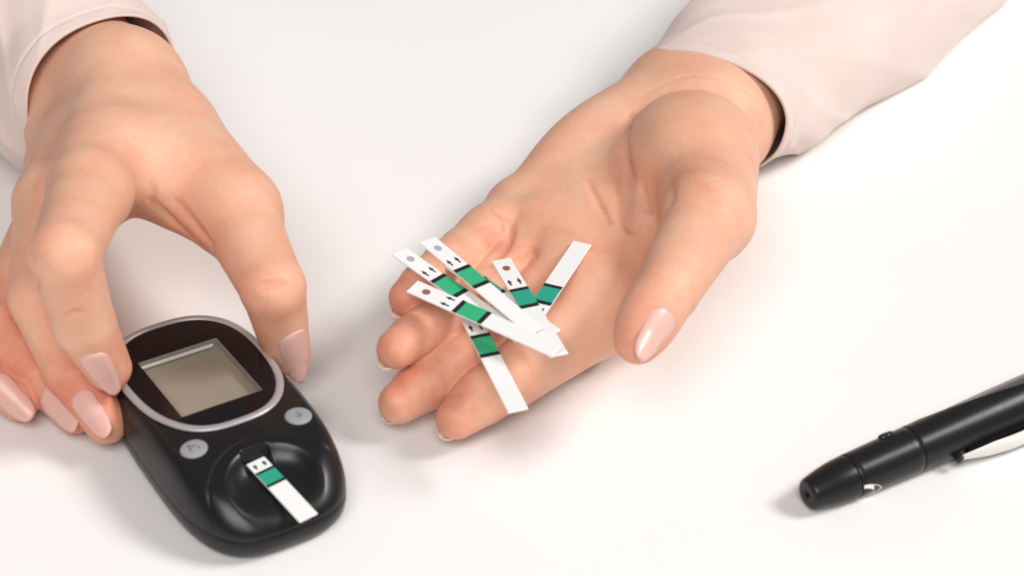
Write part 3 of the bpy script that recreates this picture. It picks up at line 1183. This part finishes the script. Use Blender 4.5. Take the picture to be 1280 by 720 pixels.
# ------------------------------------------------------------------ lancing pen
def lancing_pen():
    P0, P1 = Vector((69.8, -92.0, 4.6)), Vector((125.0, -59.6, 6.6))
    x = (P1 - P0).normalized()
    y = Vector((0, 0, 1)).cross(x).normalized()
    z = x.cross(y)
    root = empty('lancing_pen', P0, Matrix((x, y, z)).transposed().to_euler(), category='lancing pen',
                 label='black lancing pen with an ivory lever lying at the right edge')
    root.scale = (0.92, 0.87, 0.87)

    def revolve(name, prof, mat, na=120, fn=None, parent=root):
        V = []
        for i in range(na):
            t = 2 * math.pi * i / na
            for (xx, r) in prof:
                rr = fn(t, xx, r) if fn else r
                V.append((xx, rr * math.cos(t), rr * math.sin(t)))
        return link(name, fix_normals(pydata(name, V, grid_faces(na, len(prof), True))), mat, parent)

    # tip cap
    def cap_r(u):
        return 4.35 + (6.35 - 4.35) * math.sin(min(1, u / 13.2) * math.pi / 2) ** 0.95
    prof = [(0.55, 0.0), (0.55, 0.95), (0.1, 1.1), (0.0, 1.6), (0.0, 3.5), (0.12, 3.95), (0.45, 4.28)]
    prof += [(0.45 + 12.6 * i / 30, cap_r(0.45 + 12.6 * i / 30)) for i in range(1, 31)]
    prof += [(13.15, 6.2), (13.2, 5.7)]
    cap = revolve('tip_cap', prof, M_PEN)
    V = [(0.3, 0.9 * math.cos(2 * math.pi * i / 24), 0.9 * math.sin(2 * math.pi * i / 24)) for i in range(24)]
    link('lancet_hole', fix_normals(pydata('lancet_hole', V, [tuple(range(24))])), M_HOLE, cap, smooth=False)
    # front barrel
    prof = [(13.25, 5.7), (13.3, 6.2), (13.5, 6.42)] + [(13.5 + 19.8 * i / 12, 6.42 + 0.42 * i / 12) for i in range(1, 13)] + [(33.5, 6.7), (33.6, 6.2)]
    revolve('front_barrel', prof, M_PEN)

    # rear barrel with a sweeping flat cut along its upper back
    def rear(t, xx, r):
        a = math.degrees(math.atan2(math.sin(t), math.cos(t)))     # 90 = up, 180/-180 = back (y-)
        u = max(0.0, (xx - 40) / 34)
        if u <= 0:
            return r
        lo_ = 20
        hi_ = 52 + 46 * min(1, u) ** 0.75
        if lo_ < a < hi_:
            e = min(1.0, (a - lo_) / 8.0) * min(1.0, (hi_ - a) / 2.5)
            return r - 0.8 * min(1, u * 3) * e
        return r
    prof = [(33.7, 6.2), (33.75, 6.75)] + [(34 + 84 * i / 180, 6.85 + 0.9 * math.sin(min(1, i / 110) * math.pi / 2)) for i in range(181)] + [(119.5, 6.9), (120.5, 5.0), (120.8, 0)]
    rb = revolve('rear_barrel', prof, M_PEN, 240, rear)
    rb.data.materials.append(M_PENREFL)  # lighter grey paints the light reflected by the flat cut
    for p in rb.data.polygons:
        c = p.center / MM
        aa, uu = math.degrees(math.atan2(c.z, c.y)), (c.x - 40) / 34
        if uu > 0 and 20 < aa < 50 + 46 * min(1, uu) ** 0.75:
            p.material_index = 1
    # small raised stud on the back
    V = []
    for i in range(24):
        t = 2 * math.pi * i / 24
        for q, h in ((1, -0.8), (1, 0.4), (0.85, 0.7), (0, 0.8)):
            V.append((27.5 + 2.3 * q * math.cos(t), 1.5 * q * math.sin(t), 6.6 + h))
    V = [Matrix.Rotation(math.radians(-32), 3, 'X') @ Vector(p) for p in V]
    link('stud', fix_normals(pydata('stud', V, grid_faces(24, 4, True))), M_PEN, root)
    # white crescent by the seam, with a dark slot in it
    A = math.radians(-158)

    def patch(name, pts, r, mat, h=0.12):
        V = []
        for k in (h, -0.3):
            for (xx, aa) in pts:
                V.append((xx, (r + k) * math.cos(A + aa), (r + k) * math.sin(A + aa)))
        n = len(pts)
        F = [tuple(range(n))] + [(i, i + n, (i + 1) % n + n, (i + 1) % n) for i in range(n)]
        return link(name, fix_normals(pydata(name, V, F)), mat, root, smooth=False)
    outer = [(13.6 + 6.0 * math.sin(math.pi * i / 24) ** 0.7, (-0.62 + 1.24 * i / 24)) for i in range(25)]
    inner = [(13.6 + 3.6 * math.sin(math.pi * i / 24) ** 0.7, (-0.46 + 0.98 * i / 24)) for i in range(24, -1, -1)]
    for k in range(24):
        pass
    strip_pts = outer + inner
    patch('white_crescent', strip_pts, 6.5, M_IVORY)
    # lever
    V = []
    n = 40
    for i in range(n):
        u = i / (n - 1)
        xx = 44.0 + 62 * u
        gap = 1.0 + 0.9 * math.sin(min(1, u * 3) * math.pi / 2)
        th = 2.6 * min(1.0, (0.12 + u * 3.2))
        wd = 3.2 * min(1.0, 0.35 + u * 4)
        r0 = 7.3 + gap
        for k in range(12):
            a = 2 * math.pi * k / 12
            rr, ww = r0 + th / 2 + th / 2 * math.cos(a), wd * math.sin(a)
            V.append((xx, -rr, ww))
    Q = Matrix.Rotation(math.radians(14), 3, 'X')
    V = [Q @ Vector(p) for p in V]
    F = []
    for i in range(n - 1):
        for k in range(12):
            F.append((i * 12 + k, i * 12 + (k + 1) % 12, (i + 1) * 12 + (k + 1) % 12, (i + 1) * 12 + k))
    F += [tuple(range(12)), tuple(range((n - 1) * 12, n * 12))]
    link('lever', fix_normals(pydata('lever', V, F)), M_IVORY, root)
    v, f = box(43.8, -8.2, 0, 1.8, 2.6, 2.6)
    v = [Q @ Vector(p) for p in v]
    link('lever_hook', bevel_mesh(pydata('lever_hook', v, f), 0.7, 2), M_PEN, root)
    v, f = box(75, -7.4, 0, 56, 2.0, 3.0)
    v = [Q @ Vector(p) for p in v]
    link('lever_mount', bevel_mesh(pydata('lever_mount', v, f), 0.4, 1), M_HOLE, root)
    return root


lancing_pen()
